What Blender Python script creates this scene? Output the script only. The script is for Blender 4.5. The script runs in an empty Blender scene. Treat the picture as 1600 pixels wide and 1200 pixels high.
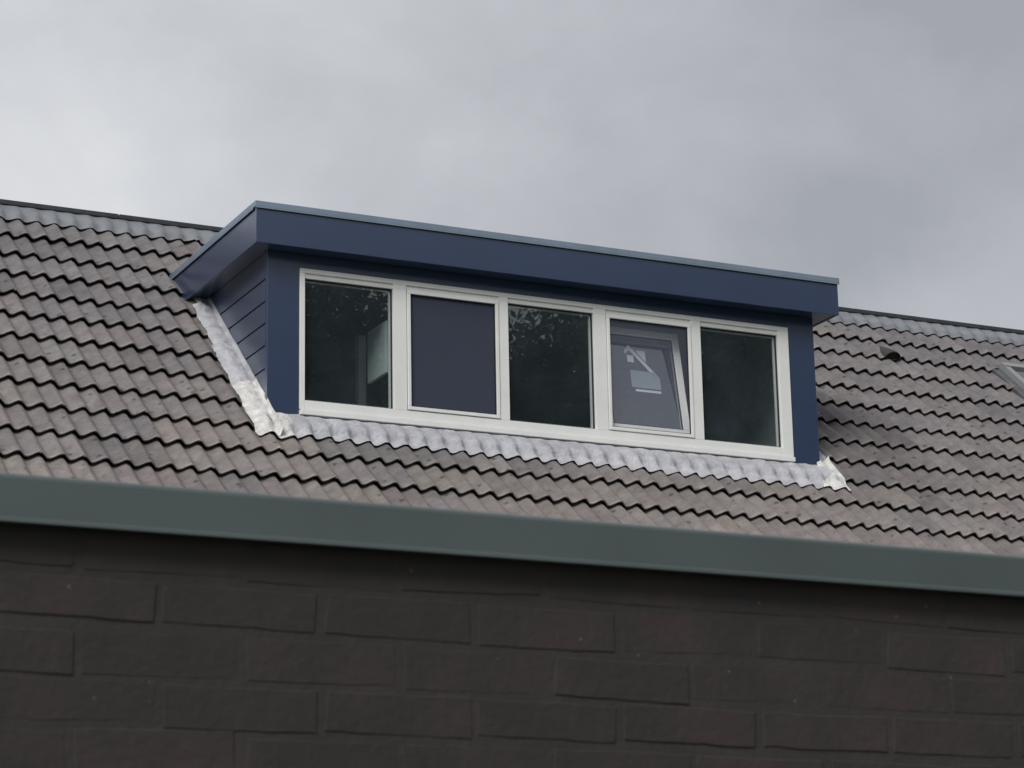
import bpy, bmesh, math, random
import numpy as np
from mathutils import Vector, Matrix, noise

R = math.radians
rng = random.Random(7)
scene = bpy.context.scene
COL = scene.collection

# ------------------------------------------------------------------ camera
BASE_Z = 6.212                       # height of the dormer's foot above the ground
CAM = Vector((-6.288, -16.895, BASE_Z - 4.612))
YAW, PITCH, ROLL = R(26.112), R(14.928), R(-1.134)
FPX = 3972.18                        # focal length in pixels of a 1600 px wide picture
_f = Vector((math.sin(YAW) * math.cos(PITCH), math.cos(YAW) * math.cos(PITCH), math.sin(PITCH)))
_r = Vector((math.cos(YAW), -math.sin(YAW), 0))
_u = _r.cross(_f)
RT = math.cos(ROLL) * _r + math.sin(ROLL) * _u
UP = -math.sin(ROLL) * _r + math.cos(ROLL) * _u
FW = _f
cam_data = bpy.data.cameras.new('camera')
cam_data.sensor_width = 36
cam_data.sensor_fit = 'HORIZONTAL'
cam_data.lens = FPX / 1600 * 36
cam_data.clip_start = 0.05
cam_data.clip_end = 5000
cam_data.dof.use_dof = True
cam_data.dof.focus_distance = 19.0
cam_data.dof.aperture_fstop = 17
cam = bpy.data.objects.new('camera', cam_data)
COL.objects.link(cam)
cam.matrix_world = Matrix(((RT.x, UP.x, -FW.x, CAM.x), (RT.y, UP.y, -FW.y, CAM.y), (RT.z, UP.z, -FW.z, CAM.z), (0, 0, 0, 1)))
scene.camera = cam

def project(p):
    d = Vector(p) - CAM
    z = d.dot(FW)
    return 800 + FPX * d.dot(RT) / z, 600 - FPX * d.dot(UP) / z, z

# ------------------------------------------------------------------ sky, sun, exposure
SUN_EL, SUN_AZ = R(40), R(229)       # azimuth clockwise from +Y: in front of the house, a little left
world = bpy.data.worlds.new('World')
scene.world = world
world.use_nodes = True
nt = world.node_tree
nt.nodes.clear()
def wn(t, **kw):
    n = nt.nodes.new(t)
    for k, v in kw.items():
        setattr(n, k, v)
    return n
sky = wn('ShaderNodeTexSky', sky_type='NISHITA', sun_disc=False, sun_elevation=SUN_EL, sun_rotation=SUN_AZ)
tc = wn('ShaderNodeTexCoord')
mp = wn('ShaderNodeMapping')
mp.inputs['Location'].default_value = (1.545, 16.403, 4.057)
mp.inputs['Scale'].default_value = (1.0, 1.0, 1.15)
nt.links.new(tc.outputs['Generated'], mp.inputs['Vector'])
n1 = wn('ShaderNodeTexNoise'); n1.inputs['Scale'].default_value = 2.6; n1.inputs['Detail'].default_value = 7; n1.inputs['Roughness'].default_value = 0.5; n1.inputs['Distortion'].default_value = 0.2
nt.links.new(mp.outputs[0], n1.inputs['Vector'])
cr = wn('ShaderNodeValToRGB')
els = cr.color_ramp.elements
els[0].position = 0.30; els[0].color = (0.250, 0.258, 0.275, 1)
els[1].position = 0.72; els[1].color = (0.535, 0.540, 0.550, 1)
e = els.new(0.5); e.color = (0.364, 0.374, 0.393, 1)
n2 = wn('ShaderNodeTexNoise'); n2.inputs['Scale'].default_value = 8.5; n2.inputs['Detail'].default_value = 6; n2.inputs['Roughness'].default_value = 0.55; n2.inputs['Distortion'].default_value = 0.3
mp2 = wn('ShaderNodeMapping'); mp2.inputs['Location'].default_value = (19.654, -10.714, 6.487)
nt.links.new(tc.outputs['Generated'], mp2.inputs['Vector'])
nt.links.new(mp2.outputs[0], n2.inputs['Vector'])
ma = wn('ShaderNodeMath', operation='MULTIPLY_ADD'); ma.inputs[1].default_value = 0.32; ma.inputs[2].default_value = -0.16
nt.links.new(n2.outputs['Fac'], ma.inputs[0])
mb = wn('ShaderNodeMath', operation='ADD')
nt.links.new(n1.outputs['Fac'], mb.inputs[0]); nt.links.new(ma.outputs[0], mb.inputs[1])
nt.links.new(mb.outputs[0], cr.inputs['Fac'])
bg_sky = wn('ShaderNodeBackground'); bg_sky.inputs['Strength'].default_value = 0.07
bg_cl = wn('ShaderNodeBackground'); bg_cl.inputs['Strength'].default_value = 1.0
nt.links.new(sky.outputs[0], bg_sky.inputs['Color'])
nt.links.new(cr.outputs[0], bg_cl.inputs['Color'])
mx = wn('ShaderNodeMixShader'); mx.inputs[0].default_value = 0.93    # closed cloud cover with a little blue shining through
nt.links.new(bg_sky.outputs[0], mx.inputs[1]); nt.links.new(bg_cl.outputs[0], mx.inputs[2])
wo = wn('ShaderNodeOutputWorld')
nt.links.new(mx.outputs[0], wo.inputs['Surface'])

sun_data = bpy.data.lights.new('sun', 'SUN')
sun_data.energy = 1.5
sun_data.angle = R(30)
sun_data.color = (1.0, 0.965, 0.92)
sun = bpy.data.objects.new('sun', sun_data)
COL.objects.link(sun)
sd = Vector((math.sin(SUN_AZ) * math.cos(SUN_EL), math.cos(SUN_AZ) * math.cos(SUN_EL), math.sin(SUN_EL)))
sun.rotation_euler = sd.to_track_quat('Z', 'Y').to_euler()
sun.location = (0, -10, 30)

scene.view_settings.view_transform = 'Standard'
scene.view_settings.look = 'None'
scene.view_settings.exposure = 0.6
scene.view_settings.gamma = 1
scene.render.engine = 'CYCLES'

# ------------------------------------------------------------------ helpers
def material(name, color, rough=0.6, metal=0.0, var=0.0, scale=8.0, bump=0.0, bump_scale=60.0, spec=0.5, tint=None, detail=4, stretch=None):
    m = bpy.data.materials.new(name)
    m.use_nodes = True
    t = m.node_tree
    b = t.nodes['Principled BSDF']
    b.inputs['Base Color'].default_value = (*color, 1)
    b.inputs['Roughness'].default_value = rough
    b.inputs['Metallic'].default_value = metal
    b.inputs['Specular IOR Level'].default_value = spec
    c = t.nodes.new('ShaderNodeTexCoord')
    vec = c.outputs['Object']
    if stretch:
        mpn = t.nodes.new('ShaderNodeMapping'); mpn.inputs['Scale'].default_value = stretch
        t.links.new(vec, mpn.inputs['Vector']); vec = mpn.outputs[0]
    if var > 0 or tint:
        n = t.nodes.new('ShaderNodeTexNoise')
        n.inputs['Scale'].default_value = scale; n.inputs['Detail'].default_value = detail; n.inputs['Roughness'].default_value = 0.6
        t.links.new(vec, n.inputs['Vector'])
        r = t.nodes.new('ShaderNodeValToRGB')
        lo = tuple(max(0, x * (1 - var)) for x in color); hi = tuple(min(1, x * (1 + var)) for x in (tint or color))
        r.color_ramp.elements[0].position = 0.32; r.color_ramp.elements[0].color = (*lo, 1)
        r.color_ramp.elements[1].position = 0.68; r.color_ramp.elements[1].color = (*hi, 1)
        t.links.new(n.outputs['Fac'], r.inputs['Fac']); t.links.new(r.outputs[0], b.inputs['Base Color'])
    if bump > 0:
        n2 = t.nodes.new('ShaderNodeTexNoise'); n2.inputs['Scale'].default_value = bump_scale; n2.inputs['Detail'].default_value = 3
        t.links.new(vec, n2.inputs['Vector'])
        bp = t.nodes.new('ShaderNodeBump'); bp.inputs['Strength'].default_value = 1; bp.inputs['Distance'].default_value = bump
        t.links.new(n2.outputs['Fac'], bp.inputs['Height']); t.links.new(bp.outputs[0], b.inputs['Normal'])
    return m

def link(name, me, mat, parent=None):
    o = bpy.data.objects.new(name, me)
    if mat and not me.materials:
        me.materials.append(mat)
    COL.objects.link(o)
    if parent:
        o.parent = parent
    return o

def from_py(name, v, f, mat, parent=None, smooth=False):
    me = bpy.data.meshes.new(name)
    me.from_pydata([tuple(p) for p in v], [], f)
    me.update()
    if smooth:
        me.polygons.foreach_set('use_smooth', [True] * len(me.polygons))
    return link(name, me, mat, parent)

def box_data(x0, x1, y0, y1, z0, z1):
    v = [(x0, y0, z0), (x1, y0, z0), (x1, y1, z0), (x0, y1, z0), (x0, y0, z1), (x1, y0, z1), (x1, y1, z1), (x0, y1, z1)]
    f = [(0, 3, 2, 1), (4, 5, 6, 7), (0, 1, 5, 4), (1, 2, 6, 5), (2, 3, 7, 6), (3, 0, 4, 7)]
    return v, f

def boxes(name, bl, mat, parent=None, bev=0.0, xf=None):
    bm = bmesh.new()
    for b in bl:
        v, f = box_data(*b)
        vs = [bm.verts.new(p) for p in v]
        fs = [bm.faces.new([vs[i] for i in q]) for q in f]
        if bev:
            ed = list({e for q in fs for e in q.edges})
            bmesh.ops.bevel(bm, geom=ed, offset=bev, segments=2, affect='EDGES', profile=0.5)
    if xf:
        for v in bm.verts:
            v.co = xf @ v.co
    me = bpy.data.meshes.new(name)
    bm.to_mesh(me); bm.free()
    return link(name, me, mat, parent)

def empty(name, loc=(0, 0, 0)):
    o = bpy.data.objects.new(name, None)
    o.location = loc
    o.empty_display_size = 0.2
    COL.objects.link(o)
    return o

def tag(o, label=None, cat=None, group=None, kind=None):
    if label: o['label'] = label
    if cat: o['category'] = cat
    if group: o['group'] = group
    if kind: o['kind'] = kind
    return o

# ------------------------------------------------------------------ roof frame
TAN = 0.8762
PIT = math.atan(TAN)
EX, ES, EN = Vector((1, 0, 0)), Vector((0, math.cos(PIT), math.sin(PIT))), Vector((0, -math.sin(PIT), math.cos(PIT)))
RO = Vector((0, 0, BASE_Z + 0.022))
def rp(x, s, n=0.0):
    return RO + EX * x + ES * s + EN * n
ROOF_M = Matrix(((EX.x, ES.x, EN.x, RO.x), (EX.y, ES.y, EN.y, RO.y), (EX.z, ES.z, EN.z, RO.z), (0, 0, 0, 1)))
LAM, GAU = 0.1508, 0.3748            # wave length and row gauge of the tiles
TW = 2 * LAM                         # a tile carries two waves
CREST = -0.066                       # a crest passes here
NOSE0 = 2.728
STEP, WH, THK = 0.041, 0.042, 0.013
RIDGE_S = 3.316
def wave(x):
    u = ((x - CREST) / LAM) % 1.0    # 0 at a crest
    fall = 0.36
    if u < fall:
        w = 0.5 + 0.5 * math.cos(math.pi * u / fall)
    else:
        w = 0.5 - 0.5 * math.cos(math.pi * (u - fall) / (1 - fall))
    return WH * (w - 0.5)
def row_of(s):
    return math.ceil((NOSE0 - s) / GAU - 1e-9)
def tile_n(x, s):
    k = row_of(s)
    v = s - (NOSE0 - k * GAU)
    return wave(x) - STEP * v / GAU
def cover_n(x, s):
    """sheet dressed over the tiles: never below a nose, steps smoothed out"""
    g = [tile_n(x, s + d) for d in (-.03, -.02, -.01, 0, .01, .02, .03, .04)]
    return (max(g[0:4]) + max(g[2:6]) + max(g[4:8])) / 3

W = 4.75
# ------------------------------------------------------------------ materials
M = {}
def tile_material():
    m = bpy.data.materials.new('concrete_tile'); m.use_nodes = True
    t = m.node_tree; b = t.nodes['Principled BSDF']
    L = t.links.new
    def N(tp, **kw):
        n = t.nodes.new(tp)
        for k, v in kw.items(): setattr(n, k, v)
        return n
    oi = N('ShaderNodeObjectInfo'); at = N('ShaderNodeAttribute', attribute_name='rnd')
    add = N('ShaderNodeMath', operation='ADD'); L(oi.outputs['Random'], add.inputs[0]); L(at.outputs['Fac'], add.inputs[1])
    fr = N('ShaderNodeMath', operation='FRACT'); L(add.outputs[0], fr.inputs[0])
    rmp = N('ShaderNodeValToRGB'); E = rmp.color_ramp.elements
    E[0].position = 0; E[0].color = (0.160, 0.145, 0.145, 1)
    E[1].position = 1; E[1].color = (0.204, 0.187, 0.183, 1)
    for p, c in ((.2, (.174, .157, .157)), (.4, (.192, .174, .170)), (.55, (.166, .153, .157)), (.7, (.200, .181, .175)), (.85, (.182, .168, .163))):
        q = E.new(p); q.color = (*c, 1)
    L(fr.outputs[0], rmp.inputs['Fac'])
    geo = N('ShaderNodeNewGeometry')
    off = N('ShaderNodeVectorMath', operation='ADD')
    L(geo.outputs['Position'], off.inputs[0])
    # mottling
    n1 = N('ShaderNodeTexNoise'); n1.inputs['Scale'].default_value = 9; n1.inputs['Detail'].default_value = 6; n1.inputs['Roughness'].default_value = .65
    L(off.outputs[0], n1.inputs['Vector'])
    r1 = N('ShaderNodeMapRange'); r1.inputs['From Min'].default_value = .3; r1.inputs['From Max'].default_value = .7; r1.inputs['To Min'].default_value = .74; r1.inputs['To Max'].default_value = 1.24
    L(n1.outputs['Fac'], r1.inputs['Value'])
    mul = N('ShaderNodeMix', data_type='RGBA', blend_type='MULTIPLY'); mul.inputs['Factor'].default_value = 1
    L(rmp.outputs[0], mul.inputs['A']); L(r1.outputs[0], mul.inputs['B'])
    # dark lichen specks
    vo = N('ShaderNodeTexVoronoi', feature='F1'); vo.inputs['Scale'].default_value = 7.0; vo.inputs['Randomness'].default_value = 1
    L(off.outputs[0], vo.inputs['Vector'])
    nz = N('ShaderNodeTexNoise'); nz.inputs['Scale'].default_value = 45; nz.inputs['Detail'].default_value = 3
    L(off.outputs[0], nz.inputs['Vector'])
    sub = N('ShaderNodeMath', operation='MULTIPLY_ADD'); sub.inputs[1].default_value = .22; L(nz.outputs['Fac'], sub.inputs[0]); L(vo.outputs['Distance'], sub.inputs[2])
    rs = N('ShaderNodeMapRange'); rs.inputs['From Min'].default_value = .21; rs.inputs['From Max'].default_value = .29; rs.inputs['To Min'].default_value = .48; rs.inputs['To Max'].default_value = 1
    L(sub.outputs[0], rs.inputs['Value'])
    m2 = N('ShaderNodeMix', data_type='RGBA', blend_type='MULTIPLY'); m2.inputs['Factor'].default_value = 1
    L(mul.outputs['Result'], m2.inputs['A']); L(rs.outputs[0], m2.inputs['B'])
    # fine pale grit
    ng = N('ShaderNodeTexNoise'); ng.inputs['Scale'].default_value = 120; ng.inputs['Detail'].default_value = 2
    L(off.outputs[0], ng.inputs['Vector'])
    rg = N('ShaderNodeMapRange'); rg.inputs['From Min'].default_value = .35; rg.inputs['From Max'].default_value = .7; rg.inputs['To Min'].default_value = .88; rg.inputs['To Max'].default_value = 1.14
    L(ng.outputs['Fac'], rg.inputs['Value'])
    m3 = N('ShaderNodeMix', data_type='RGBA', blend_type='MULTIPLY'); m3.inputs['Factor'].default_value = 1
    L(m2.outputs['Result'], m3.inputs['A']); L(rg.outputs[0], m3.inputs['B'])
    # each tile's own tone
    m4 = N('ShaderNodeMix', data_type='RGBA', blend_type='MULTIPLY'); m4.inputs['Factor'].default_value = 1
    L(m3.outputs['Result'], m4.inputs['A']); L(oi.outputs['Color'], m4.inputs['B'])
    # pale highlight along the nose rims painted into the colour, unevenly
    wo_ = N('ShaderNodeAttribute', attribute_name='rim_highlight')
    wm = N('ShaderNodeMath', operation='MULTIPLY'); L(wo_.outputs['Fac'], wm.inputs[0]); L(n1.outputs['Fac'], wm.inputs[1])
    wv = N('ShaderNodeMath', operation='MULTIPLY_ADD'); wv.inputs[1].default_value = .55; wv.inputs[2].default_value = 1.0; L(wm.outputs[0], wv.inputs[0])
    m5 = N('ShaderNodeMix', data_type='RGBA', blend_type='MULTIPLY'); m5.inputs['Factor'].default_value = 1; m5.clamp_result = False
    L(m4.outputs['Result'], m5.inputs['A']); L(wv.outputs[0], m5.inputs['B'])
    L(m5.outputs['Result'], b.inputs['Base Color'])
    b.inputs['Roughness'].default_value = .75; b.inputs['Specular IOR Level'].default_value = .35
    bp = N('ShaderNodeBump'); bp.inputs['Strength'].default_value = .8; bp.inputs['Distance'].default_value = .007
    L(n1.outputs['Fac'], bp.inputs['Height']); L(bp.outputs[0], b.inputs['Normal'])
    return m
M['tile'] = tile_material()
M['blue'] = material('dark_blue_panel', (0.025, 0.046, 0.105), .30, var=.08, scale=1.6, bump=.0006, bump_scale=3.0)
M['cheek'] = material('dark_blue_board', (0.040, 0.060, 0.112), .30, spec=.6, var=.10, scale=2.2, bump=.0008, bump_scale=5.0)
for _k in ('blue', 'cheek'):
    M[_k].node_tree.nodes['Principled BSDF'].inputs['IOR'].default_value = 1.6
    M[_k].node_tree.nodes['Principled BSDF'].inputs['Coat Weight'].default_value = .8 if _k == 'blue' else .4
    M[_k].node_tree.nodes['Principled BSDF'].inputs['Coat Roughness'].default_value = .22
    M[_k].node_tree.nodes['Principled BSDF'].inputs['Coat IOR'].default_value = 1.6
M['zinc_trim'] = material('aluminium_roof_edge', (0.27, 0.34, 0.43), .38, .4, var=.12, scale=3)
M['membrane'] = material('roof_membrane', (0.10, 0.10, 0.105), .8, var=.2)
M['white'] = material('white_frame_paint', (0.84, 0.85, 0.835), .38, var=.035, scale=5)
M['gasket'] = material('black_gasket', (0.012, 0.012, 0.013), .6)
M['lead'] = material('lead_sheet', (0.425, 0.43, 0.465), .62, .05, var=.20, scale=9, bump=.010, bump_scale=34)
M['lead_ridge'] = material('weathered_ridge_lead', (0.215, 0.228, 0.25), .62, .1, var=.16, scale=6, bump=.003, bump_scale=20)
M['lead_new'] = material('bright_flashing_foil', (0.64, 0.635, 0.62), .55, .05, var=.22, scale=14, bump=.011, bump_scale=38)
M['ridge'] = material('dark_ridge_cap', (0.055, 0.06, 0.07), .5, .3, var=.2)
M['deck'] = material('dark_underlay', (0.02, 0.02, 0.02), .9)
M['trim'] = material('grey_aluminium_trim', (0.122, 0.150, 0.152), .45, .25, var=.07, scale=3.5, bump=.0007, bump_scale=6, detail=5)
M['room'] = material('dim_room_plaster', (0.30, 0.33, 0.35), .9, var=.15, scale=3)
M['panel_in'] = material('pale_inner_panel', (0.70, 0.80, 0.78), .6, var=.05)
M['sticker'] = material('white_window_transfer', (0.62, 0.68, 0.74), .5)
M['sticker2'] = material('grey_window_transfer', (0.30, 0.36, 0.40), .5)
M['dark_plastic'] = material('dark_plastic_vent', (0.03, 0.028, 0.028), .55, var=.2)
M['hood_shade'] = material('painted_hood_shade', (0.008, 0.008, 0.008), .9)  # near-black colour painting the shade inside the vent hood
M['grass'] = material('grass', (0.045, 0.075, 0.022), .9, var=.35, scale=.8, bump=.02, bump_scale=30)
M['paving'] = material('paving', (0.16, 0.155, 0.15), .85, var=.2, scale=3, bump=.004)
M['house_brick'] = material('house_brickwork', (0.22, 0.13, 0.09), .85, var=.3, scale=7, bump=.004)
M['bark'] = material('bark', (0.06, 0.045, 0.035), .9, var=.3, scale=4, bump=.02, bump_scale=12)
M['leaf'] = material('leaf', (0.026, 0.045, 0.016), .8, var=.3, scale=.7, spec=.1)

def brick_material(name, ca, cb, bump):
    m = bpy.data.materials.new(name); m.use_nodes = True
    t = m.node_tree; b = t.nodes['Principled BSDF']; L = t.links.new
    geo = t.nodes.new('ShaderNodeNewGeometry'); oi = t.nodes.new('ShaderNodeObjectInfo')
    n = t.nodes.new('ShaderNodeTexNoise'); n.inputs['Scale'].default_value = 9; n.inputs['Detail'].default_value = 8; n.inputs['Roughness'].default_value = .68
    L(geo.outputs['Position'], n.inputs['Vector'])
    ad = t.nodes.new('ShaderNodeMath'); ad.operation = 'MULTIPLY_ADD'; ad.inputs[1].default_value = .13
    L(oi.outputs['Random'], ad.inputs[0]); L(n.outputs['Fac'], ad.inputs[2])
    r = t.nodes.new('ShaderNodeValToRGB'); r.color_ramp.elements[0].position = .40; r.color_ramp.elements[0].color = (*ca, 1); gm = r.color_ramp.elements.new(.56); gm.color = (ca[0] * 1.10, ca[1] * 1.09, ca[2] * 1.05, 1)
    r.color_ramp.elements[2].position = .76; r.color_ramp.elements[2].color = (*cb, 1)
    L(ad.outputs[0], r.inputs['Fac'])
    v = t.nodes.new('ShaderNodeTexVoronoi'); v.inputs['Scale'].default_value = 55
    L(geo.outputs['Position'], v.inputs['Vector'])
    ms = t.nodes.new('ShaderNodeMapRange'); ms.inputs['From Min'].default_value = .05; ms.inputs['From Max'].default_value = .13; ms.inputs['To Min'].default_value = 1.0; ms.inputs['To Max'].default_value = 0.0
    L(v.outputs['Distance'], ms.inputs['Value'])
    vc = t.nodes.new('ShaderNodeMath'); vc.operation = 'GREATER_THAN'; vc.inputs[1].default_value = .93
    sep = t.nodes.new('ShaderNodeSeparateColor'); L(v.outputs['Color'], sep.inputs[0]); L(sep.outputs[0], vc.inputs[0])
    mm = t.nodes.new('ShaderNodeMath'); mm.operation = 'MULTIPLY'; L(ms.outputs[0], mm.inputs[0]); L(vc.outputs[0], mm.inputs[1])
    mix = t.nodes.new('ShaderNodeMix'); mix.data_type = 'RGBA'; L(mm.outputs[0], mix.inputs['Factor'])
    L(r.outputs[0], mix.inputs['A']); mix.inputs['B'].default_value = (0.16, 0.155, 0.145, 1)
    L(mix.outputs['Result'], b.inputs['Base Color'])
    b.inputs['Roughness'].default_value = .85; b.inputs['Specular IOR Level'].default_value = .3
    n2 = t.nodes.new('ShaderNodeTexNoise'); n2.inputs['Scale'].default_value = 70; n2.inputs['Detail'].default_value = 5
    L(geo.outputs['Position'], n2.inputs['Vector'])
    bp = t.nodes.new('ShaderNodeBump'); bp.inputs['Distance'].default_value = bump; bp.inputs['Strength'].default_value = .9
    L(n2.outputs['Fac'], bp.inputs['Height']); L(bp.outputs[0], b.inputs['Normal'])
    return m
M['brick'] = brick_material('dark_brick', (0.048, 0.0435, 0.0425), (0.068, 0.052, 0.051), .0018)
M['mortar'] = brick_material('dark_mortar', (0.050, 0.0465, 0.045), (0.066, 0.058, 0.055), .002)

def glass_material(name, ior, tintc):
    m = bpy.data.materials.new(name); m.use_nodes = True
    t = m.node_tree; t.nodes.clear(); L = t.links.new
    o = t.nodes.new('ShaderNodeOutputMaterial'); mix = t.nodes.new('ShaderNodeMixShader')
    tr = t.nodes.new('ShaderNodeBsdfTransparent'); tr.inputs['Color'].default_value = (*tintc, 1)
    gl = t.nodes.new('ShaderNodeBsdfGlossy'); gl.inputs['Roughness'].default_value = 0.0
    fr = t.nodes.new('ShaderNodeFresnel'); fr.inputs['IOR'].default_value = ior
    n = t.nodes.new('ShaderNodeTexNoise'); n.inputs['Scale'].default_value = 1.3
    c = t.nodes.new('ShaderNodeTexCoord'); L(c.outputs['Object'], n.inputs['Vector'])
    bp = t.nodes.new('ShaderNodeBump'); bp.inputs['Distance'].default_value = .0012; bp.inputs['Strength'].default_value = .5
    L(n.outputs['Fac'], bp.inputs['Height']); L(bp.outputs[0], gl.inputs['Normal'])
    gg = t.nodes.new('ShaderNodeNewGeometry'); iv = t.nodes.new('ShaderNodeMath'); iv.operation = 'SUBTRACT'; iv.inputs[0].default_value = 1
    L(gg.outputs['Backfacing'], iv.inputs[1])              # one reflecting face for each pane
    mf = t.nodes.new('ShaderNodeMath'); mf.operation = 'MULTIPLY'; L(fr.outputs[0], mf.inputs[0]); L(iv.outputs[0], mf.inputs[1])
    L(mf.outputs[0], mix.inputs[0]); L(tr.outputs[0], mix.inputs[1]); L(gl.outputs[0], mix.inputs[2])
    film = t.nodes.new('ShaderNodeMixShader'); dd = t.nodes.new('ShaderNodeBsdfDiffuse'); dd.inputs['Color'].default_value = (.62, .78, .95, 1)  # pale dust film whose tint also paints haze into the dark panes
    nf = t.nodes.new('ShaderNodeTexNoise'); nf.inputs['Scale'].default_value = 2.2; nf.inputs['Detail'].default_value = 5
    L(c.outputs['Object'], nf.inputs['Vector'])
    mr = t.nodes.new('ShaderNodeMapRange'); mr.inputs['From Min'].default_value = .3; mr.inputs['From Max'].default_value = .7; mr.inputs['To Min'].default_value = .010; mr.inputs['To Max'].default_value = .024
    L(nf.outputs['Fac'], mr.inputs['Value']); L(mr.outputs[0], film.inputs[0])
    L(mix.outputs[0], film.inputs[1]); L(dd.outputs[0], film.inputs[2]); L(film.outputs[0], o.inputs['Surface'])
    return m
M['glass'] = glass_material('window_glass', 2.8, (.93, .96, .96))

def screen_material(name, op, colr):
    m = bpy.data.materials.new(name); m.use_nodes = True
    t = m.node_tree; t.nodes.clear(); L = t.links.new
    o = t.nodes.new('ShaderNodeOutputMaterial'); mix = t.nodes.new('ShaderNodeMixShader'); mix.inputs[0].default_value = op
    tr = t.nodes.new('ShaderNodeBsdfTransparent'); df = t.nodes.new('ShaderNodeBsdfDiffuse'); df.inputs['Color'].default_value = (*colr, 1)
    L(tr.outputs[0], mix.inputs[1]); L(df.outputs[0], mix.inputs[2]); L(mix.outputs[0], o.inputs['Surface'])
    return m
M['screen'] = screen_material('insect_mesh', .82, (.069, .079, .114))
M['screen_open'] = screen_material('sheer_insect_mesh', .11, (.30, .33, .46))

# ------------------------------------------------------------------ ground
def grid_sheet(name, x0, x1, y0, y1, z, mat):
    return from_py(name, [(x0, y0, z), (x1, y0, z), (x1, y1, z), (x0, y1, z)], [(0, 1, 2, 3)], mat)
tag(grid_sheet('ground', -1500, 1500, -1500, 1500, 0, M['grass']), kind='structure')
tag(grid_sheet('path', -14, 10, -19.5, -14.2, .004, M['paving']), kind='structure')

# ------------------------------------------------------------------ house with tiled roof
house = empty('house', (2.4, 2.5, 0))
tag(house, 'house with a grey brown tiled pitched roof behind the dark brick wall', 'house')
HX, HY = 2.4, 2.5
def hl(p):                           # world point to house-local point
    return Vector(p) - Vector((HX, HY, 0))
X0, X1 = CREST - 0.01 - 17 * TW, CREST - 0.01 + 47 * TW
ROWS = range(0, 15)
S_EAVE = NOSE0 - 14 * GAU
EY = RO.y + math.cos(PIT) * S_EAVE
EZ = RO.z + math.sin(PIT) * S_EAVE
RY = RO.y + math.cos(PIT) * RIDGE_S
RZ = RO.z + math.sin(PIT) * RIDGE_S
# deck with an opening for the dormer (four pieces of one mesh)
bm = bmesh.new()
def deck(x0, x1, s0, s1):
    c = [rp(x0, s0, -.075), rp(x1, s0, -.075), rp(x1, s1, -.075), rp(x0, s1, -.075)]
    d = [p - EN * .06 for p in c]
    vs = [bm.verts.new(hl(p)) for p in c + d]
    for q in ((0, 1, 2, 3), (7, 6, 5, 4), (0, 4, 5, 1), (1, 5, 6, 2), (2, 6, 7, 3), (3, 7, 4, 0)):
        bm.faces.new([vs[i] for i in q])
deck(X0, X1, S_EAVE + .05, .0); deck(X0, -.0, .0, 2.05); deck(W, X1, .0, 2.05); deck(X0, X1, 2.05, RIDGE_S)
me = bpy.data.meshes.new('roof'); bm.to_mesh(me); bm.free()
roof = link('roof', me, M['deck'], house)
# back slope
bm = bmesh.new()
bk = [(X0, RY + .02, RZ - .09), (X1, RY + .02, RZ - .09), (X1, 2 * RY - EY, EZ - .09), (X0, 2 * RY - EY, EZ - .09)]
vs = [bm.verts.new(hl(p)) for p in bk] + [bm.verts.new(hl(Vector(p) - Vector((0, 0, .1)))) for p in bk]
for q in ((0, 1, 2, 3), (7, 6, 5, 4), (0, 4, 5, 1), (1, 5, 6, 2), (2, 6, 7, 3), (3, 7, 4, 0)):
    bm.faces.new([vs[i] for i in q])
me = bpy.data.meshes.new('back_slope'); bm.to_mesh(me); bm.free()
link('back_slope', me, M['tile'], house)
# walls with gables
wy0, wy1 = EY + .45, 2 * RY - EY - .45
wz = EZ - .05
gx0, gx1 = X0 + .2, X1 - .2
gv = [(gx0, wy0, 0), (gx1, wy0, 0), (gx1, wy1, 0), (gx0, wy1, 0), (gx0, wy0, wz + .2), (gx1, wy0, wz + .2), (gx1, wy1, wz + .2), (gx0, wy1, wz + .2), (gx0, RY, RZ - .3), (gx1, RY, RZ - .3)]
from_py('wall', [hl(p) for p in gv], [(0, 1, 5, 4), (2, 3, 7, 6), (1, 2, 6, 9, 5), (3, 0, 4, 8, 7)], M['house_brick'], house)
boxes('gutter', [(X0 - HX, X1 - HX, EY - .12 - HY, EY + .03 - HY, EZ - .16, EZ - .05)], M['zinc_trim'], house, .01)

# one tile: two waves, a shell with a raised nose
def tile_mesh(name, xa, xb, seed, seg=16, L=GAU + .055):
    r = random.Random(seed)
    lines = ((L, -STEP * L / GAU, 0), (.15, -STEP * .15 / GAU, 0), (.030, -STEP * .030 / GAU, 0), (.007, -STEP * .007 / GAU, 0), (.0, -.004, .3), (0.001, -THK, .6), (.07, -THK - .004, 0))
    v, f, wn_ = [], [], []
    n = max(2, round(seg * (xb - xa) / TW))
    chip = [r.gauss(0, .0012) for _ in range(n + 1)]
    for (d, dn, jag) in lines:
        for i in range(n + 1):
            x = xa + (xb - xa) * i / n
            lap = .0045 * (x / TW - .5)
            v.append((x, d + (chip[i] if d < .01 else 0), wave(x + CREST - .01) + dn + lap))
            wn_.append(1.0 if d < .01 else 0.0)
    m_ = len(lines)
    for j in range(m_ - 1):
        for i in range(n):
            a = j * (n + 1) + i
            f.append((a, a + n + 1, a + n + 2, a + 1))
    # right and left flank
    for i, flip in ((0, 1), (n, 0)):
        ring = [j * (n + 1) + i for j in range(m_)]
        f.append(tuple(ring) if flip else tuple(reversed(ring)))
    return v, f, wn_
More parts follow.
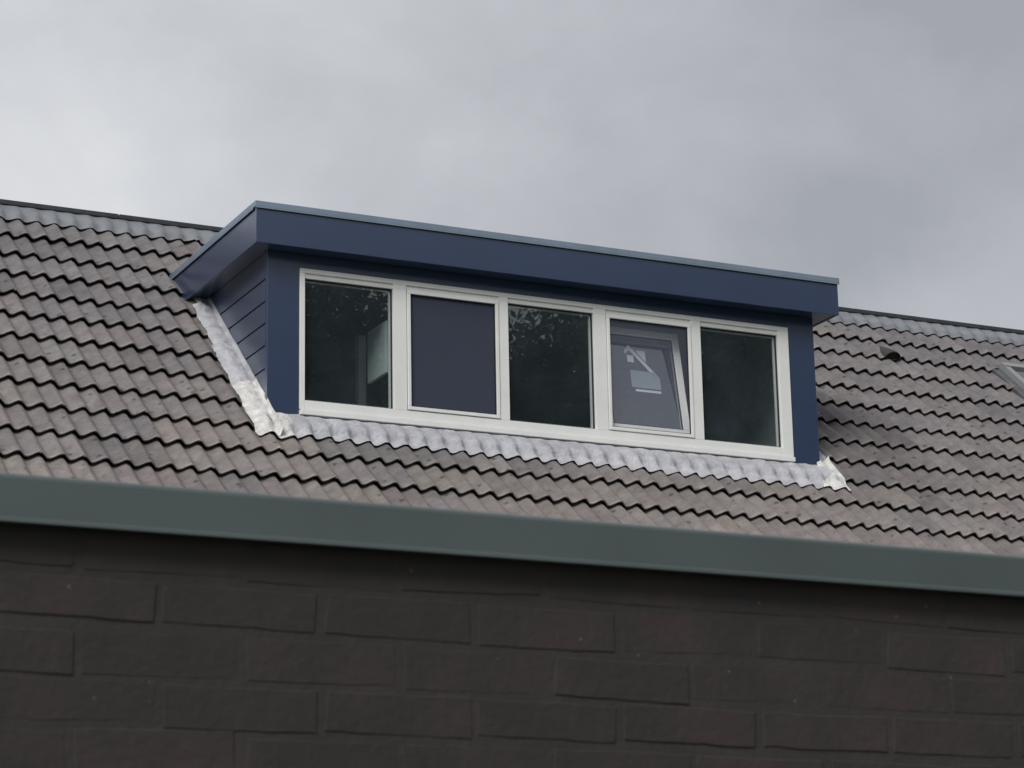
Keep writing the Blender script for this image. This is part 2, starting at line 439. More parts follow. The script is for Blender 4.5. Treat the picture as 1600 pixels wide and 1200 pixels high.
def to_mesh(name, v, f, w):
    me = bpy.data.meshes.new(name); me.from_pydata(v, [], f); me.update()
    me.attributes.new('rim_highlight', 'FLOAT', 'POINT').data.foreach_set('value', w)
    me.polygons.foreach_set('use_smooth', [len(p.vertices) == 4 for p in me.polygons])
    me.materials.append(M['tile'])
    try:
        me.set_sharp_from_angle(angle=R(50))
    except Exception:
        pass
    return me
variants = [tile_mesh('roof_tile', 0, TW, 100 + i) for i in range(6)]
variant_me = [to_mesh('roof_tile', *v) for v in variants]
short = [tile_mesh('roof_tile', 0, TW, 200 + i, L=.17) for i in range(3)]
short_me = [to_mesh('roof_tile', *v) for v in short]

def inside_dormer(x0, x1, s):
    return None
SKX0, SKX1, SKS0, SKS1 = 7.98, 8.78, 1.22, 2.40       # roof window outer frame on the slope
tiles = []
ncol = round((X1 - X0) / TW)
for k in ROWS:
    s = NOSE0 - k * GAU
    smid = s + .19
    for c in range(ncol):
        xa = X0 + c * TW; xb = xa + TW
        cuts = [(xa, xb)]
        if -.02 < smid and s < 1.75:                    # beside the dormer
            cuts = [(a, b) for a, b in ((xa, min(xb, .0)), (max(xa, W), xb)) if b - a > .03]
        if SKS0 - .22 < smid < SKS1 + .05:              # beside the roof window
            cuts = [(a, b) for (p, q) in cuts for a, b in ((p, min(q, SKX0 - .08)), (max(p, SKX1 + .08), q)) if b - a > .03]
        for a, b in cuts:
            tiles.append((k, c, s, xa, a, b))
def in_view(t):
    k, c, s, xa, a, b = t
    p = rp((a + b) / 2, s + .12, 0)
    u, v, z = project(p)
    if not (-25 < u < 1625 and v < 752 + .0838 * u):
        return 0
    if s > 2.9:
        return 0
    # hidden behind the dormer's body
    x = (a + b) / 2
    if x > 0 and s > -.1:
        # left outline x=~-.15 .. right outline of the fascia / front
        ur, vr, _ = project((W + .15, -.16, BASE_Z + 1.23)); 
        uf, vf, _ = project((W, 0, BASE_Z + .6))
        if u < uf - 4 or (u < ur - 4 and v < vr):
            return 0
    return (b - a) / z / z
ranked = sorted(tiles, key=in_view, reverse=True)
chosen = set(id(t) for t in ranked[:300] if in_view(t) > 0)
sv, sf, sr, sw = [], [], [], []
for t in tiles:
    k, c, s, xa, a, b = t
    r = random.Random(k * 997 + c)
    js, jn, jr = r.gauss(0, .0035), r.gauss(0, .0013), r.gauss(0, R(.28))
    jt = r.gauss(0, R(.25))
    full = abs((b - a) - TW) < 1e-6
    mat = ROOF_M @ Matrix.Translation((xa, s + js, jn)) @ Matrix.Rotation(jr, 4, 'Z') @ Matrix.Rotation(jt, 4, 'Y')
    if id(t) in chosen:
        if full:
            me = short_me[r.randrange(3)] if k == 8 and -.2 < xa < W - TW + .03 else variant_me[r.randrange(6)]
        else:
            me = to_mesh('roof_tile', *tile_mesh('roof_tile', a - xa, b - xa, k * 31 + c))
        o = bpy.data.objects.new('roof_tile', me)
        COL.objects.link(o); o.parent = roof
        o.matrix_local = Matrix.Translation((-HX, -HY, 0)) @ mat
        g = r.gauss(0, .03); h = r.gauss(0, .009)
        tone = [1 + g + h, 1 + g, 1 + g - h]
        up = (s + 1.2) / 4                                # darker, greyer tiles towards the ridge, paler by the eaves
        tone = [tone[0] * (1.09 - .20 * up), tone[1] * (1.07 - .16 * up), tone[2] * (1.05 - .10 * up)]
        x = (a + b) / 2
        if x > W and x < W + 1.2 - .1 * r.random() and -.5 < s < 1.1:      # darker tiles right of the dormer
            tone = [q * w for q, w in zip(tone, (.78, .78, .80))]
        elif .3 < x < 2.0 and -.8 < s < -.2:
            tone = [q * w for q, w in zip(tone, (.84, .88, .89))]
        elif r.random() < .05:
            tone = [q * w for q, w in zip(tone, (.84, .86, .88))]
        o.color = (*tone, 1)
    else:
        v, f, w_ = (short[0] if k == 8 and -.2 < xa < W - TW + .03 else variants[r.randrange(6)]) if full else tile_mesh('roof_tile', a - xa, b - xa, 5)
        off = len(sv)
        hm = Matrix.Translation((-HX, -HY, 0)) @ mat
        sv.extend([tuple(hm @ Vector(p)) for p in v])
        sf.extend([tuple(i + off for i in q) for q in f])
        sr.extend([r.random()] * len(v)); sw.extend(w_)
me = to_mesh('remaining_tiles', sv, sf, sw)
at = me.attributes.new('rnd', 'FLOAT', 'POINT'); at.data.foreach_set('value', sr)
o = link('remaining_tiles', me, M['tile'], roof); tag(o, kind='stuff')

# ------------------------------------------------------------------ sheets dressed over the tiles
def sheet(name, xs, ss, nfun, mat, parent, origin=(0, 0, 0), mask=None, thick=.004):
    """grid on the slope; nfun(x,s) -> n ; ss is a list of functions or numbers (s for x)"""
    v, f = [], []
    nx, ns = len(xs), len(ss)
    for x in xs:
        for s in ss:
            sv_ = s(x) if callable(s) else s
            xx = x(sv_) if callable(x) else x
            v.append(rp(xx, sv_, nfun(xx, sv_)) - Vector(origin))
    for i in range(nx - 1):
        for j in range(ns - 1):
            a = i * ns + j
            f.append((a, a + ns, a + ns + 1, a + 1))
    o = from_py(name, v, f, mat, parent, smooth=True)
    return o
def lin(a, b, n):
    return [a + (b - a) * i / (n - 1) for i in range(n)]
def crinkle(x, s, amp, sc=9.0, seed=0.0):
    v = Vector((x * sc, s * sc, seed))
    w = .8 * noise.noise_vector(v * .6)
    r_ = .5 - abs(noise.noise(v * 2.1 + w)) * 2          # sharp folds
    return amp * (.7 * noise.noise(v) + .6 * r_ + .3 * noise.noise(v * 4.3))

# ridge flashing and cap
def ridge_edge(x):
    tile_i = math.floor((x - CREST) / LAM)
    return 3.055 + .012 * noise.noise(Vector((x * 3, 1, 0))) + .006 * math.sin(tile_i * 12.9)
NR = 14
ss = [lambda x, q=q: ridge_edge(x) + (RIDGE_S - .03 - ridge_edge(x)) * q for q in lin(0, 1, NR)]
def ridge_n(x, s):
    q = min(1, max(0, (s - 3.0) / .26))
    fl = 1 - q * q * .75
    return (cover_n(x, s) * .62 + cover_n(CREST, s) * .30) * fl + .008 + .010 * q + crinkle(x, s, .003, 8, 3)
sheet('ridge_flashing', lin(X0 + .05, X1 - .05, 1300), ss, ridge_n, M['lead_ridge'], house, (HX, HY, 0))
cb = []
x = X0
while x < X1:
    x2 = min(x + 2.4, X1)
    cb.append((x + .003 - HX, x2 - .003 - HX, RY - .06 - HY, RY + .06 - HY, RZ - .02, RZ + .022))
    x = x2
for b in cb:
    boxes('ridge_cap', [b], M['ridge'], house, .006)

# ------------------------------------------------------------------ dormer
D = empty('dormer', (W / 2, 0, BASE_Z))
tag(D, 'wide flat-roofed dark blue dormer with a row of five white-framed windows', 'dormer')
OX, OZ = W / 2, BASE_Z
def db(name, x0, x1, y0, y1, z0, z1, mat, parent=None, bev=.002):
    return boxes(name, [(x0 - OX, x1 - OX, y0, y1, z0, z1)], M[mat] if isinstance(mat, str) else mat, parent or D, bev)
OV, SO = 0.164, 0.152
Z1, Z2 = 1.232, 1.547
yb = 2.0
# fascia boards (front overlaps the side boards by mitre-like butt)
TR = .042
fz = Z2 - TR
db('front_fascia', -SO, W + SO, -OV, -OV + .02, Z1, fz, 'blue')
db('side_fascia', -SO + .002, -SO + .022, -OV + .0205, yb, Z1 + .001, fz, 'blue')
db('side_fascia', W + SO - .022, W + SO - .002, -OV + .0205, yb, Z1 + .001, fz, 'blue')
db('soffit', -SO + .0225, W + SO - .0225, -OV + .0205, .03, Z1 + .006, Z1 + .02, 'blue')
db('soffit', -SO + .0225, .02, .0305, yb, Z1 + .006, Z1 + .02, 'blue')
db('soffit', W - .02, W + SO - .0225, .0305, yb, Z1 + .006, Z1 + .02, 'blue')
db('flat_roof', -SO + .024, W + SO - .024, -OV + .022, yb, fz - .06, fz - .002, 'membrane')
# metal roof edge: front strip and two side strips, in lengths
xs_ = [-SO - .012, 1.35, 2.95, W + SO + .012]
for a, b in zip(xs_, xs_[1:]):
    boxes('roof_edge', [(a - OX + .001, b - OX - .001, -OV - .014, -OV + .05, fz + .0005, Z2), (a - OX + .001, b - OX - .001, -OV - .014, -OV - .010, fz - .012, fz + .0004)], M['zinc_trim'], D, .0015)
for sx in (-1, 1):
    xa = -SO - .012 if sx < 0 else W + SO - .05
    xw = -SO - .012 if sx < 0 else W + SO + .008
    boxes('roof_edge', [(xa - OX, xa + .062 - OX, -OV + .052, yb, fz + .0005, Z2), (xw - OX, xw + .004 - OX, -OV + .052, yb, fz - .012, fz + .0004)], M['zinc_trim'], D, .0015)
# front wall pieces
FL, FR, FT = 0.252, 4.499, 1.125
db('corner_post', 0, FL - .004, 0, .05, .0, Z1 + .004, 'blue')
db('corner_post', FR + .004, W, 0, .05, .0, Z1 + .004, 'blue')
db('head_board', FL - .0035, FR + .0035, .004, .05, FT + .004, Z1 + .004, 'blue')
db('base_strip', .01, W - .01, .012, .06, -.075, -.001, 'gasket')
# cheeks: boards with open joints over a dark backing
def cheek(side):
    zs = [-.10, .164, .34, .517, .688, .858, 1.030, Z1 + .005]
    for a, b in zip(zs, zs[1:]):
        y1 = (b - .022) / TAN + .12
        if side < 0:
            db('cheek_board', .006, .022, .051, y1, a + .006, b - .006 if b < 1.2 else b, 'cheek', None, .004)
        else:
            db('cheek_board', W - .022, W - .006, .051, y1, a + .006, b - .006 if b < 1.2 else b, 'cheek', None, .004)
    xw = .024 if side < 0 else W - .06
    v = [(xw, .051, -.1), (xw, 1.55, Z1), (xw, .051, Z1), (xw + .036, .051, -.1), (xw + .036, 1.55, Z1), (xw + .036, .051, Z1)]
    from_py('cheek_backing', [(p[0] - OX, p[1], p[2]) for p in v], [(0, 1, 2), (5, 4, 3), (0, 3, 4, 1), (1, 4, 5, 2), (2, 5, 3, 0)], M['deck'], D)
cheek(-1); cheek(1)

# window frame
GT, GB = 1.048, .115
fr = boxes('window_frame', [(FL - OX, FR - OX, -.012, .07, GT + .042, FT), (FL + .0402 - OX, FR - .1002 - OX, .002, .07, GT + .004, GT + .0418), (FL - OX, FL + .040 - OX, -.012, .07, .0425, GT + .0417), (FR - .100 - OX, FR - OX, -.012, .07, .0425, GT + .0417), (FL + .0405 - OX, FR - .1005 - OX, -.0118, .07, .0425, GB - .004)], M['white'], D, .003)
boxes('window_sill', [(FL - OX, FR - OX, -.034, .05, -.002, .0365)], M['white'], fr, .004)
MULL = [(1.006, 1.112), (1.888, 1.966), (2.712, 2.818), (3.588, 3.674)]
for a, b in MULL:
    boxes('mullion', [(a - OX, b - OX, -.0115, .07, GB - .0035, GT + .0038), (a - OX, b - OX, -.0115, .0015, GT + .0039, GT + .0418)], M['white'], fr, .0015)
bays = [(FL + .0405, MULL[0][0]), (MULL[0][1], MULL[1][0]), (MULL[1][1], MULL[2][0]), (MULL[2][1], MULL[3][0]), (MULL[3][1], FR - .1005)]
def ring(a, b, z0, z1, w, y0, y1):
    return [(a, b, y0, y1, z1 - w, z1), (a, b, y0, y1, z0, z0 + w), (a, a + w, y0, y1, z0 + w + .0003, z1 - w - .0003), (b - w, b, y0, y1, z0 + w + .0003, z1 - w - .0003)]
def sh(bl):
    return [(b[0] - OX, b[1] - OX, *b[2:]) for b in bl]
for i in (0, 2, 4):
    a, b = bays[i]
    boxes('gasket', sh(ring(a + .001, b - .001, GB - .003, GT + .003, .009, .018, .03)), M['gasket'], fr)
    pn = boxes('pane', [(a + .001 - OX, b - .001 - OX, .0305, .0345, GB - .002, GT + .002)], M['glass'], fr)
    if i == 0: pn['label'] = 'fixed pane with a dim room corner behind it'
    boxes('glazing_bead', sh(ring(a + .0005, b - .0005, GB - .0032, GT + .0032, .016, .036, .06)), M['white'], fr)
# opening bays: outer screen frame, mesh, sash behind
def sash_parts(i, tilt):
    a, b = bays[i]
    sf_ = boxes('screen_frame', sh(ring(a + .006, b - .006, GB + .002, GT + .014 - .012, .026, -.020, .004)), M['white'], D, .003)
    boxes('screen_gasket', sh(ring(a + .032, b - .032, GB + .0285, GT - .0245, .007, -.006, .003)), M['gasket'], sf_)
    boxes('insect_mesh', sh([(a + .03, b - .03, .0045, .0055, GB + .027, GT - .023)]), M['screen_open'] if tilt else M['screen'], sf_)
    piv = Vector((0, .03, GB + .012))
    mt = Matrix.Translation(piv) @ Matrix.Rotation(-tilt, 4, 'X') @ Matrix.Translation(-piv)
    s_ = boxes('sash', sh(ring(a + .010, b - .010, GB + .010, GT - .010, .062, .022, .072)), M['white'], D, .004, mt)
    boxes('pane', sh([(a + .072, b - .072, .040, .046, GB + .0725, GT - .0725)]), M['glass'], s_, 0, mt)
    boxes('sash_gasket', sh(ring(a + .0725, b - .0725, GB + .0725, GT - .0725, .008, .030, .0395)), M['gasket'], s_, 0, mt)
    return s_, mt, a, b
s2, _, _, _ = sash_parts(1, 0)
s2['label'] = 'closed sash behind its insect screen'
s4, mt4, a4, b4 = sash_parts(3, R(10.5))
s4['label'] = 'sash tilted inwards at the top'
# window transfer on the tilted pane: roof outline with chimney, window square, block and line
def flat(name, polys, mat, parent, y, mt):
    bm = bmesh.new()
    for pl in polys:
        fr_ = [bm.verts.new(mt @ Vector((p[0] - OX, y - .0012, p[1]))) for p in pl]
        bk_ = [bm.verts.new(mt @ Vector((p[0] - OX, y, p[1]))) for p in pl]
        n = len(pl)
        bm.faces.new(fr_)
        for k in range(n):
            bm.faces.new((fr_[k], bk_[k], bk_[(k + 1) % n], fr_[(k + 1) % n]))
    bmesh.ops.recalc_face_normals(bm, faces=bm.faces)
    me = bpy.data.meshes.new(name); bm.to_mesh(me); bm.free()
    return link(name, me, mat, parent)
lx, lz = a4 + .265, .580                                  # lower left of the transfer
roofl = [[(lx - .02, lz + .255), (lx + .035, lz + .315), (lx + .035, lz + .272), (lx - .002, lz + .235)],
         [(lx + .035, lz + .315), (lx + .315, lz + .055), (lx + .272, lz + .055), (lx + .0352, lz + .272)],
         [(lx + .110, lz + .262), (lx + .110, lz + .275), (lx + .200, lz + .275), (lx + .200, lz + .175), (lx + .165, lz + .208)],
         [(lx + .010, lz + .165), (lx + .075, lz + .165), (lx + .075, lz + .225), (lx + .010, lz + .225)]]
roofl = [[(lx + (p[0] - lx) * .88, p[1]) for p in pl] for pl in roofl]
flat('house_transfer', roofl, M['sticker'], s4, .0395, mt4)
flat('text_transfer', [[(lx + .02, lz + .095), (lx + .02, lz - .055), (lx + .285, lz - .055), (lx + .285, lz + .045), (lx + .235, lz + .095)]], M['sticker2'], s4, .0395, mt4)
flat('text_transfer', [[(lx + .05, lz - .088), (lx + .05, lz - .068), (lx + .28, lz - .068), (lx + .28, lz - .088)]], M['sticker'], s4, .0395, mt4)
# room behind the glass
rm = from_py('room_lining', [(p[0] - OX, p[1], p[2]) for p in [(.064, .075, -.05), (W - .064, .075, -.05), (W - .064, 3.2, -.05), (.064, 3.2, -.05), (.064, .075, 1.22), (W - .064, .075, 1.22), (W - .064, 3.2, 1.22), (.064, 3.2, 1.22)]],
             [(0, 1, 2, 3), (7, 6, 5, 4), (2, 6, 7, 3), (1, 5, 6, 2), (3, 7, 4, 0)], M['room'], D)
db('inner_partition', 1.03, 1.06, .20, .56, .45, .86, 'panel_in', None, .003)
db('inner_post', 1.11, 1.175, .93, 1.0, -.04, .95, 'panel_in', None, .004)

# lead flashing in front, strips beside the dormer
def apron_edge(x):
    ti = math.floor((x - CREST) / (LAM))
    return -.375 - .055 * x / W + .018 * noise.noise(Vector((x * 1.7, 0, 5))) + .010 * math.sin(ti * 37.7)
NS = 26
def apron_s(q):
    return lambda x: apron_edge(x) + (.02 - apron_edge(x)) * q
def apron_n(x, s):
    q = min(1, max(0, (s + .24) / .20))
    q = q * q * (3 - 2 * q)
    c = cover_n(x, s)
    top = cover_n(CREST, s)                               # level of the crests
    k = min(1, max(0, (s + .30) / .10)); k = k * k * (3 - 2 * k)
    lay = c * (.85 - .62 * k) + top * (.62 * k) - .002
    d = min(1, max(0, (s + .11) / .10)); d = d * d * (3 - 2 * d)
    n = lay * (1 - d) + (-.030 + .15 * c) * d + .013
    return n + .7 * abs(crinkle(x, s, .010, 8, 1)) + .010 * max(0, noise.noise(Vector((x * 4.5, s * 7, 9)))) * (1 - d)
sheet('front_flashing', lin(-.02, W + .02, 560), [apron_s(q) for q in lin(0, 1, NS)], apron_n, M['lead'], D, (OX, 0, OZ))
def strip_n(x, s):
    q = min(1, max(0, (x + .21) / .17)) if x < W / 2 else min(1, max(0, (W + .21 - x) / .17))
    low = min(1, max(0, (-.05 - s) / .15))                # pressed into the waves at the foot
    return cover_n(x, s) * (1 - .8 * q * (1 - .7 * low)) + .010 + .018 * q * (1 - .7 * low) + crinkle(x, s, .013 - .007 * low, 8, 2)
def edge_l(s):
    return -.165 + .014 * noise.noise(Vector((s * 4, 2, 2))) 
def strip(name, s0, s1, mat, w0=0.0, w1=-.004, lift=0.0):
    xs2 = [lambda s, q=q: (edge_l(s) - w0) * (1 - q) + w1 * q for q in lin(0, 1, 22)]
    ssx = lin(s0, s1, max(8, int((s1 - s0) / .018)))
    v, f = [], []
    for xf in xs2:
        for s in ssx:
            x = xf(s); v.append(rp(x, s, strip_n(x, s) + lift) - Vector((OX, 0, OZ)))
    n = len(ssx)
    for i in range(len(xs2) - 1):
        for j in range(n - 1):
            a = i * n + j; f.append((a, a + n, a + n + 1, a + 1))
    # upstand against the cheek
    b = len(v)
    for s in ssx:
        v.append(rp(.004, s, .055 + lift + .006 * noise.noise(Vector((s * 6, 0, 0)))) - Vector((OX, 0, OZ)))
    l = (len(xs2) - 1) * n
    for j in range(n - 1):
        f.append((l + j, b + j, b + j + 1, l + j + 1))
    return from_py(name, v, f, mat, D, smooth=True)
strip('side_flashing', -.395, .38, M['lead_new'], .006, lift=.006)['label'] = 'bright crinkled foil at the foot of the left cheek'
strip('side_flashing', .33, 1.02, M['lead'], 0, lift=.003)
strip('side_flashing', .97, 1.72, M['lead'], -.02)
strip('side_flashing', 1.70, 2.1, M['lead'], -.06)
# corner lap from the left strip round to the front
xs2 = lin(-.03, .13, 20); ss2 = lin(-.43, -.03, 22)
v = [rp(x, s + .02 * noise.noise(Vector((x * 9, 0, 4))), apron_n(x, s) + .008) - Vector((OX, 0, OZ)) for x in xs2 for s in ss2]
f = [(i * 22 + j, (i + 1) * 22 + j, (i + 1) * 22 + j + 1, i * 22 + j + 1) for i in range(19) for j in range(21)]
from_py('corner_flashing', v, f, M['lead_new'], D, smooth=True)
# right corner: a slanting piece of bright sheet
def rc(name, quad, nx, ny, mat, lift):
    v, f = [], []
    for i in range(nx):
        for j in range(ny):
            a, b = i / (nx - 1), j / (ny - 1)
            x = (quad[0][0] * (1 - a) + quad[1][0] * a) * (1 - b) + (quad[3][0] * (1 - a) + quad[2][0] * a) * b
            s = (quad[0][1] * (1 - a) + quad[1][1] * a) * (1 - b) + (quad[3][1] * (1 - a) + quad[2][1] * a) * b
            s += .012 * noise.noise(Vector((x * 14, s * 9, 3))) * (1 - b)
            v.append(rp(x, s, cover_n(x, s) * .75 + lift + crinkle(x, s, .004, 12, 6)) - Vector((OX, 0, OZ)))
    for i in range(nx - 1):
        for j in range(ny - 1):
            a = i * ny + j; f.append((a, a + ny, a + ny + 1, a + 1))
    return from_py(name, v, f, mat, D, smooth=True)
rc('corner_flashing', [(4.56, -.44), (4.83, -.43), (4.88, .10), (4.72, .0)], 22, 26, M['lead_new'], .016)
rc('side_flashing', [(4.74, -.02), (4.86, .05), (4.86, 2.0), (4.74, 2.0)], 12, 90, M['lead'], .004)

# ------------------------------------------------------------------ roof window at the right
RW = empty('roof_window', rp((SKX0 + SKX1) / 2, SKS0, 0))
RW.rotation_euler = (PIT, 0, 0)
tag(RW, 'pale framed roof window set in the tiles at the right edge', 'roof window')
cx = (SKX0 + SKX1) / 2
def rb(name, bl, mat, bev=.003, parent=None):
    return boxes(name, [(b[0] - cx, b[1] - cx, b[2] - SKS0, b[3] - SKS0, b[4], b[5]) for b in bl], mat, parent or RW, bev)
grey_fl = material('grey_aluminium_flashing', (.14, .145, .155), .5, .4, var=.15)
rb('flashing', [(SKX0 - .10, SKX0 - .001, SKS0 - .18, SKS1 + .07, -.05, .002), (SKX1 + .001, SKX1 + .10, SKS0 - .18, SKS1 + .07, -.05, .002), (SKX0, SKX1, SKS1 + .001, SKS1 + .07, -.05, .002), (SKX0, SKX1, SKS0 - .18, SKS0 - .001, -.03, .022)], grey_fl)
wf = rb('frame', [(SKX0, SKX1, SKS1 - .07, SKS1, -.05, .062), (SKX0, SKX1, SKS0, SKS0 + .07, -.05, .052), (SKX0, SKX0 + .06, SKS0 + .0705, SKS1 - .0705, -.05, .055), (SKX1 - .06, SKX1, SKS0 + .0705, SKS1 - .0705, -.05, .055)], material('pale_grey_frame', (.28, .28, .29), .45, .2))
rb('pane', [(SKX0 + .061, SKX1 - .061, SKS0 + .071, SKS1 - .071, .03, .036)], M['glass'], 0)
rb('inner_shaft', [(SKX0 + .061, SKX1 - .061, SKS0 + .071, SKS1 - .071, -.05, -.045)], M['room'], 0)

# ------------------------------------------------------------------ roof vent
VX, VS = 6.75, 2.335
RV = empty('roof_vent', rp(VX, VS, 0))
RV.rotation_euler = (PIT, 0, 0)
tag(RV, 'small dark hooded vent on the tiles right of the dormer', 'roof vent')
v, f = [], []
na, nl = 14, 8
for j in range(nl):
    t = j / (nl - 1)
    rad = .082 * (1 - t ** 2.2) + .004; hh = .070 * (1 - t ** 1.4) + .002
    for i in range(na):
        a = math.pi * i / (na - 1)
        v.append((-rad * math.cos(a), .26 * t, hh * math.sin(a) - .01))
for j in range(nl - 1):
    for i in range(na - 1):
        a = j * na + i; f.append((a, a + 1, a + na + 1, a + na))
hood = from_py('hood', v, f, M['tile'], RV, smooth=True)
hood.color = (.30, .285, .285, 1)
hood.modifiers.new('thick', 'SOLIDIFY').thickness = .008
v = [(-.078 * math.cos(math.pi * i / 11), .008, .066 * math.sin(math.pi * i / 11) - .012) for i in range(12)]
from_py('opening', v + [(p[0], p[1] + .01, p[2]) for p in v], [tuple(range(12)), tuple(range(23, 11, -1))] + [(i, 12 + i, 12 + (i + 1) % 12, (i + 1) % 12) for i in range(12)], M['hood_shade'], RV)  # solid black disc stands in for the shaded hood mouth

# ------------------------------------------------------------------ near brick wall with a flat roof edge
YW = -13.80
SH = empty('brick_outbuilding', (-4.7, YW, 0))
tag(SH, 'dark brick wall with a grey metal roof edge in the foreground', 'wall')
BL, BH, BP, BC = .2105, .0525, .2222, .0645
TOPZ = BASE_Z - 3.947                    # underside of the trim
SX0, SX1 = -9.4, .6
wall = boxes('wall', [(SX0 + 4.7, SX1 + 4.7, .0012, 3.2, 0, TOPZ + .045)], M['mortar'], SH)
# reference brick: left edge, lower edge as seen in the photograph
REFX, REFZ = -5.163, BASE_Z - 4.1255
bv = []
def brick_mesh(seed, l):
    r = random.Random(seed)
    bm = bmesh.new()
    v_, f_ = box_data(0, l, 0, .09, 0, BH)
    vs = [bm.verts.new((p[0] + r.gauss(0, .0016), p[1], p[2] + r.gauss(0, .0016))) for p in v_]
    fs = [bm.faces.new([vs[i] for i in q]) for q in f_]
    bmesh.ops.subdivide_edges(bm, edges=[e for e in bm.edges if abs(e.verts[0].co.x - e.verts[1].co.x) > .1], cuts=9, use_grid_fill=True)
    for p in bm.verts:
        p.co.z += .0018 * noise.noise(Vector((p.co.x * 22, seed * 3.1, p.co.z * 5))) + .0010 * noise.noise(Vector((p.co.x * 70, seed * 5.1, p.co.z * 9)))
        p.co.x += .0025 * noise.noise(Vector((p.co.z * 60, seed * 2.3, p.co.x * 4)))
        if p.co.y < .01:
            p.co.y += .0008 * noise.noise(Vector((p.co.x * 18, seed * 1.7, p.co.z * 20)))
    bmesh.ops.bevel(bm, geom=[e for e in bm.edges if e.calc_face_angle(0) > .8], offset=.0014, segments=1, affect='EDGES')
    me = bpy.data.meshes.new('brick'); bm.to_mesh(me); bm.free()
    me.materials.append(M['brick'])
    return me
bmeshes = [brick_mesh(i, BL) for i in range(8)]
cand = []
r0 = int(math.floor(REFZ / BC))
for r_ in range(-r0, 6):
    z = REFZ + r_ * BC
    if z < 0 or z + BH > TOPZ + .03: continue
    for c in range(-20, 30):
        x = REFX + c * BP + (BP / 2 if r_ % 2 else 0) + random.Random(r_ * 77 + c).gauss(0, .0018)
        if x < SX0 + .02 or x + BL > SX1: continue
        u, w, zz = project((x + BL / 2, YW, z + BH / 2))
        vis = -260 < u < 1860 and w < 1420
        cand.append((abs(u - 800) + max(0, w - 1100) * 2, vis, x, z, r_, c))
cand.sort()
keep = [q for q in cand if q[1]][:150]
kset = set(id(q) for q in keep)
sv, sf = [], []
for q in cand:
    _, vis, x, z, r_, c = q
    rr = random.Random(r_ * 131 + c * 17)
    me = bmeshes[rr.randrange(8)]
    loc = Vector((x + 4.7, rr.gauss(.0002, .0003), z + rr.gauss(0, .0012)))
    if id(q) in kset:
        o = bpy.data.objects.new('brick', me)
        o.location = loc; o.rotation_euler = (0, rr.gauss(0, R(.3)), rr.gauss(0, R(.10)))
        COL.objects.link(o); o.parent = wall
    else:
        off = len(sv); bx, fx = box_data(loc.x, loc.x + BL, loc.y, loc.y + .09, loc.z, loc.z + BH)
        sv.extend(bx); sf.extend([tuple(i + off for i in g) for g in fx])
o = from_py('remaining_bricks', sv, sf, M['brick'], wall); tag(o, kind='stuff')
# roof edge trim: profile extruded along the wall, joined lengths
TT = BASE_Z - 3.887
prof = [(-.0262, TOPZ + .0055), (-.0288, TOPZ + .0035), (-.0290, TOPZ - .001), (-.027, TOPZ - .002), (-.019, TOPZ - .001), (-.019, TOPZ + .03), (.06, TOPZ + .046), (.06, TT - .008), (-.015, TT - .001), (-.024, TT + .001), (-.0275, TT - .0015), (-.0285, TT - .005)]
def trim_piece(x0, x1):
    n = len(prof)
    v = [(x0, y, z) for y, z in prof] + [(x1, y, z) for y, z in prof]
    f = [(i, (i + 1) % n, n + (i + 1) % n, n + i) for i in range(n)] + [tuple(range(n - 1, -1, -1)), tuple(range(n, 2 * n))]
    o = from_py('roof_edge_trim', v, f, M['trim'], SH)
    bm = bmesh.new(); bm.from_mesh(o.data); bmesh.ops.recalc_face_normals(bm, faces=bm.faces); bm.to_mesh(o.data); bm.free()
    return o
for a, b in ((SX0 + 4.7 - .02, -1.9), (-1.898, 1.1), (1.102, SX1 + 4.7 + .02)):
    trim_piece(a, b)
boxes('flat_roof', [(SX0 + 4.7, SX1 + 4.7, .062, 3.2, TOPZ + .0465, TOPZ + .055)], M['membrane'], SH)

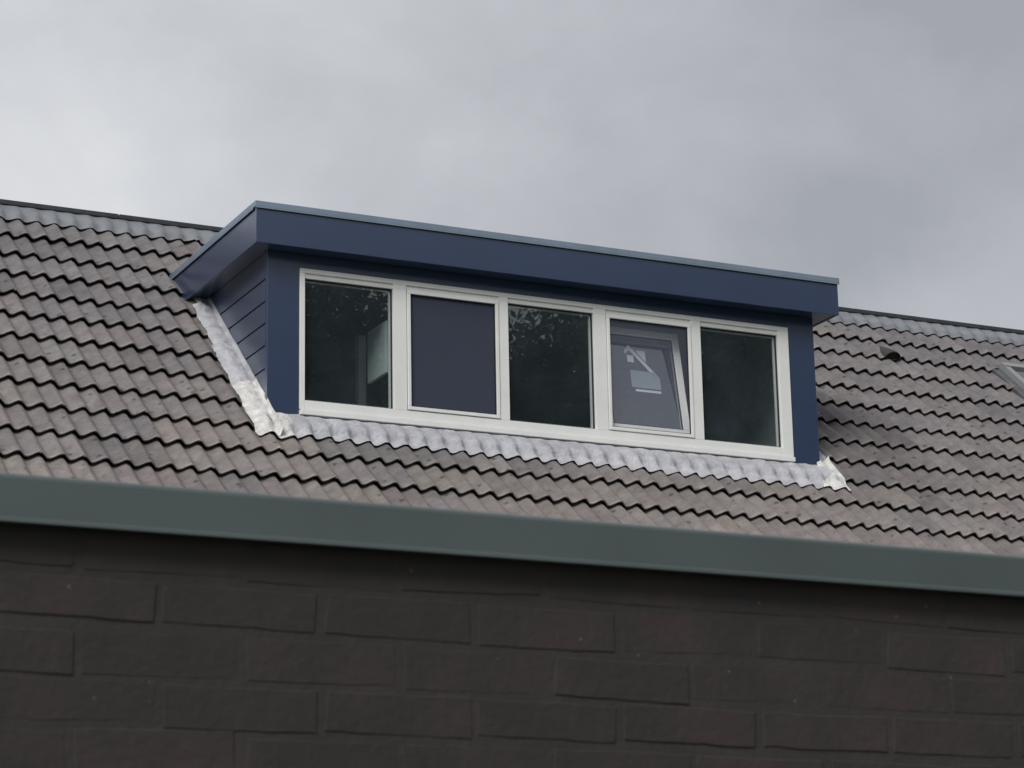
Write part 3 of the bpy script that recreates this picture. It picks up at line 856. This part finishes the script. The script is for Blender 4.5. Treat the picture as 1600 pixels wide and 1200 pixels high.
# ------------------------------------------------------------------ tall trees across the way: they stand behind the camera and show in the panes
def tree(x, y, h, rad, seed, label, nl=70000, z0=.22):
    r = np.random.default_rng(seed)
    t = empty('broadleaf_tree', (x, y, 0))
    tag(t, label, 'tree', 'tall trees opposite the house')
    # trunk and limbs
    bm = bmesh.new()
    def tube(p, q, ra, rb_, n=8):
        p, q = Vector(p), Vector(q); d = (q - p).normalized(); a = d.orthogonal().normalized(); b = d.cross(a)
        A = [bm.verts.new(p + (a * math.cos(i * 2 * math.pi / n) + b * math.sin(i * 2 * math.pi / n)) * ra) for i in range(n)]
        B = [bm.verts.new(q + (a * math.cos(i * 2 * math.pi / n) + b * math.sin(i * 2 * math.pi / n)) * rb_) for i in range(n)]
        for i in range(n): bm.faces.new((A[i], A[(i + 1) % n], B[(i + 1) % n], B[i]))
    top = Vector((r.normal(0, .3), r.normal(0, .3), h * .86)); mid = Vector((r.normal(0, .15), r.normal(0, .15), h * .45))
    tube((0, 0, 0), mid, h * .022, h * .014); tube(mid, top, h * .014, .04)
    clumps = []
    for i in range(230):
        a = r.uniform(0, 2 * math.pi); zz = r.uniform(z0, 1.0)
        prof_ = math.sin(math.pi * min(1, max(0, (zz - z0 + .06) / (1.06 - z0)))) ** .55
        q = rad * prof_ * math.sqrt(r.uniform(.05, 1))
        c = Vector((math.cos(a) * q, math.sin(a) * q, zz * h * .97))
        clumps.append((c, r.uniform(.75, 1.5) * rad / 4))
        if i < 34:
            s = mid.lerp(top, min(1, max(0, (zz * .8 - .35) / .55))) if zz > .5 else Vector((0, 0, h * max(.25, zz * .7)))
            tube(s, c, h * .006, .02, 5)
    me = bpy.data.meshes.new('trunk'); bm.to_mesh(me); bm.free()
    link('trunk', me, M['bark'], t)
    ci = r.integers(0, len(clumps), nl)
    cc = np.array([c[0] for c in clumps])[ci]; cr_ = np.array([c[1] for c in clumps])[ci]
    d = r.normal(size=(nl, 3)); d /= np.linalg.norm(d, axis=1)[:, None]
    P = cc + d * (cr_ * r.uniform(.2, 1, nl) ** .5)[:, None]
    a = r.normal(size=(nl, 3)); a /= np.linalg.norm(a, axis=1)[:, None]
    b = np.cross(a, r.normal(size=(nl, 3))); b /= np.linalg.norm(b, axis=1)[:, None]
    sz = r.uniform(.055, .10, nl)[:, None]
    V = np.stack([P - a * sz, P + b * sz * .55, P + a * sz, P - b * sz * .55], 1).reshape(-1, 3)
    me = bpy.data.meshes.new('crown')
    me.vertices.add(len(V)); me.vertices.foreach_set('co', V.ravel())
    me.loops.add(nl * 4); me.loops.foreach_set('vertex_index', np.arange(nl * 4))
    me.polygons.add(nl); me.polygons.foreach_set('loop_start', np.arange(nl) * 4)
    me.update(); me.validate()
    link('crown', me, M['leaf'], t)
    return t
TREES = [(8.9, -21.5, 14.3, 5.0), (14.4, -21.0, 14.4, 5.2), (20.2, -23.0, 16.5, 5.0), (10.4, -28.0, 15.6, 5.4), (17.0, -29.5, 16.7, 5.6), (24.5, -30.0, 19.5, 5.4), (-15.0, -27.0, 14.0, 4.6)]
LBL = ['tall broadleaf tree nearest the path, left of the front row', 'tallest tree of the front row opposite the dormer', 'broadleaf tree at the right end of the front row', 'tall tree in the back row behind the left trees', 'tallest tree in the middle of the back row', 'tall tree at the right end of the back row', 'lone smaller tree far left of the path']
for i, (x, y, h, rd) in enumerate(TREES):
    tree(x, y, h, rd, 40 + i, LBL[i])
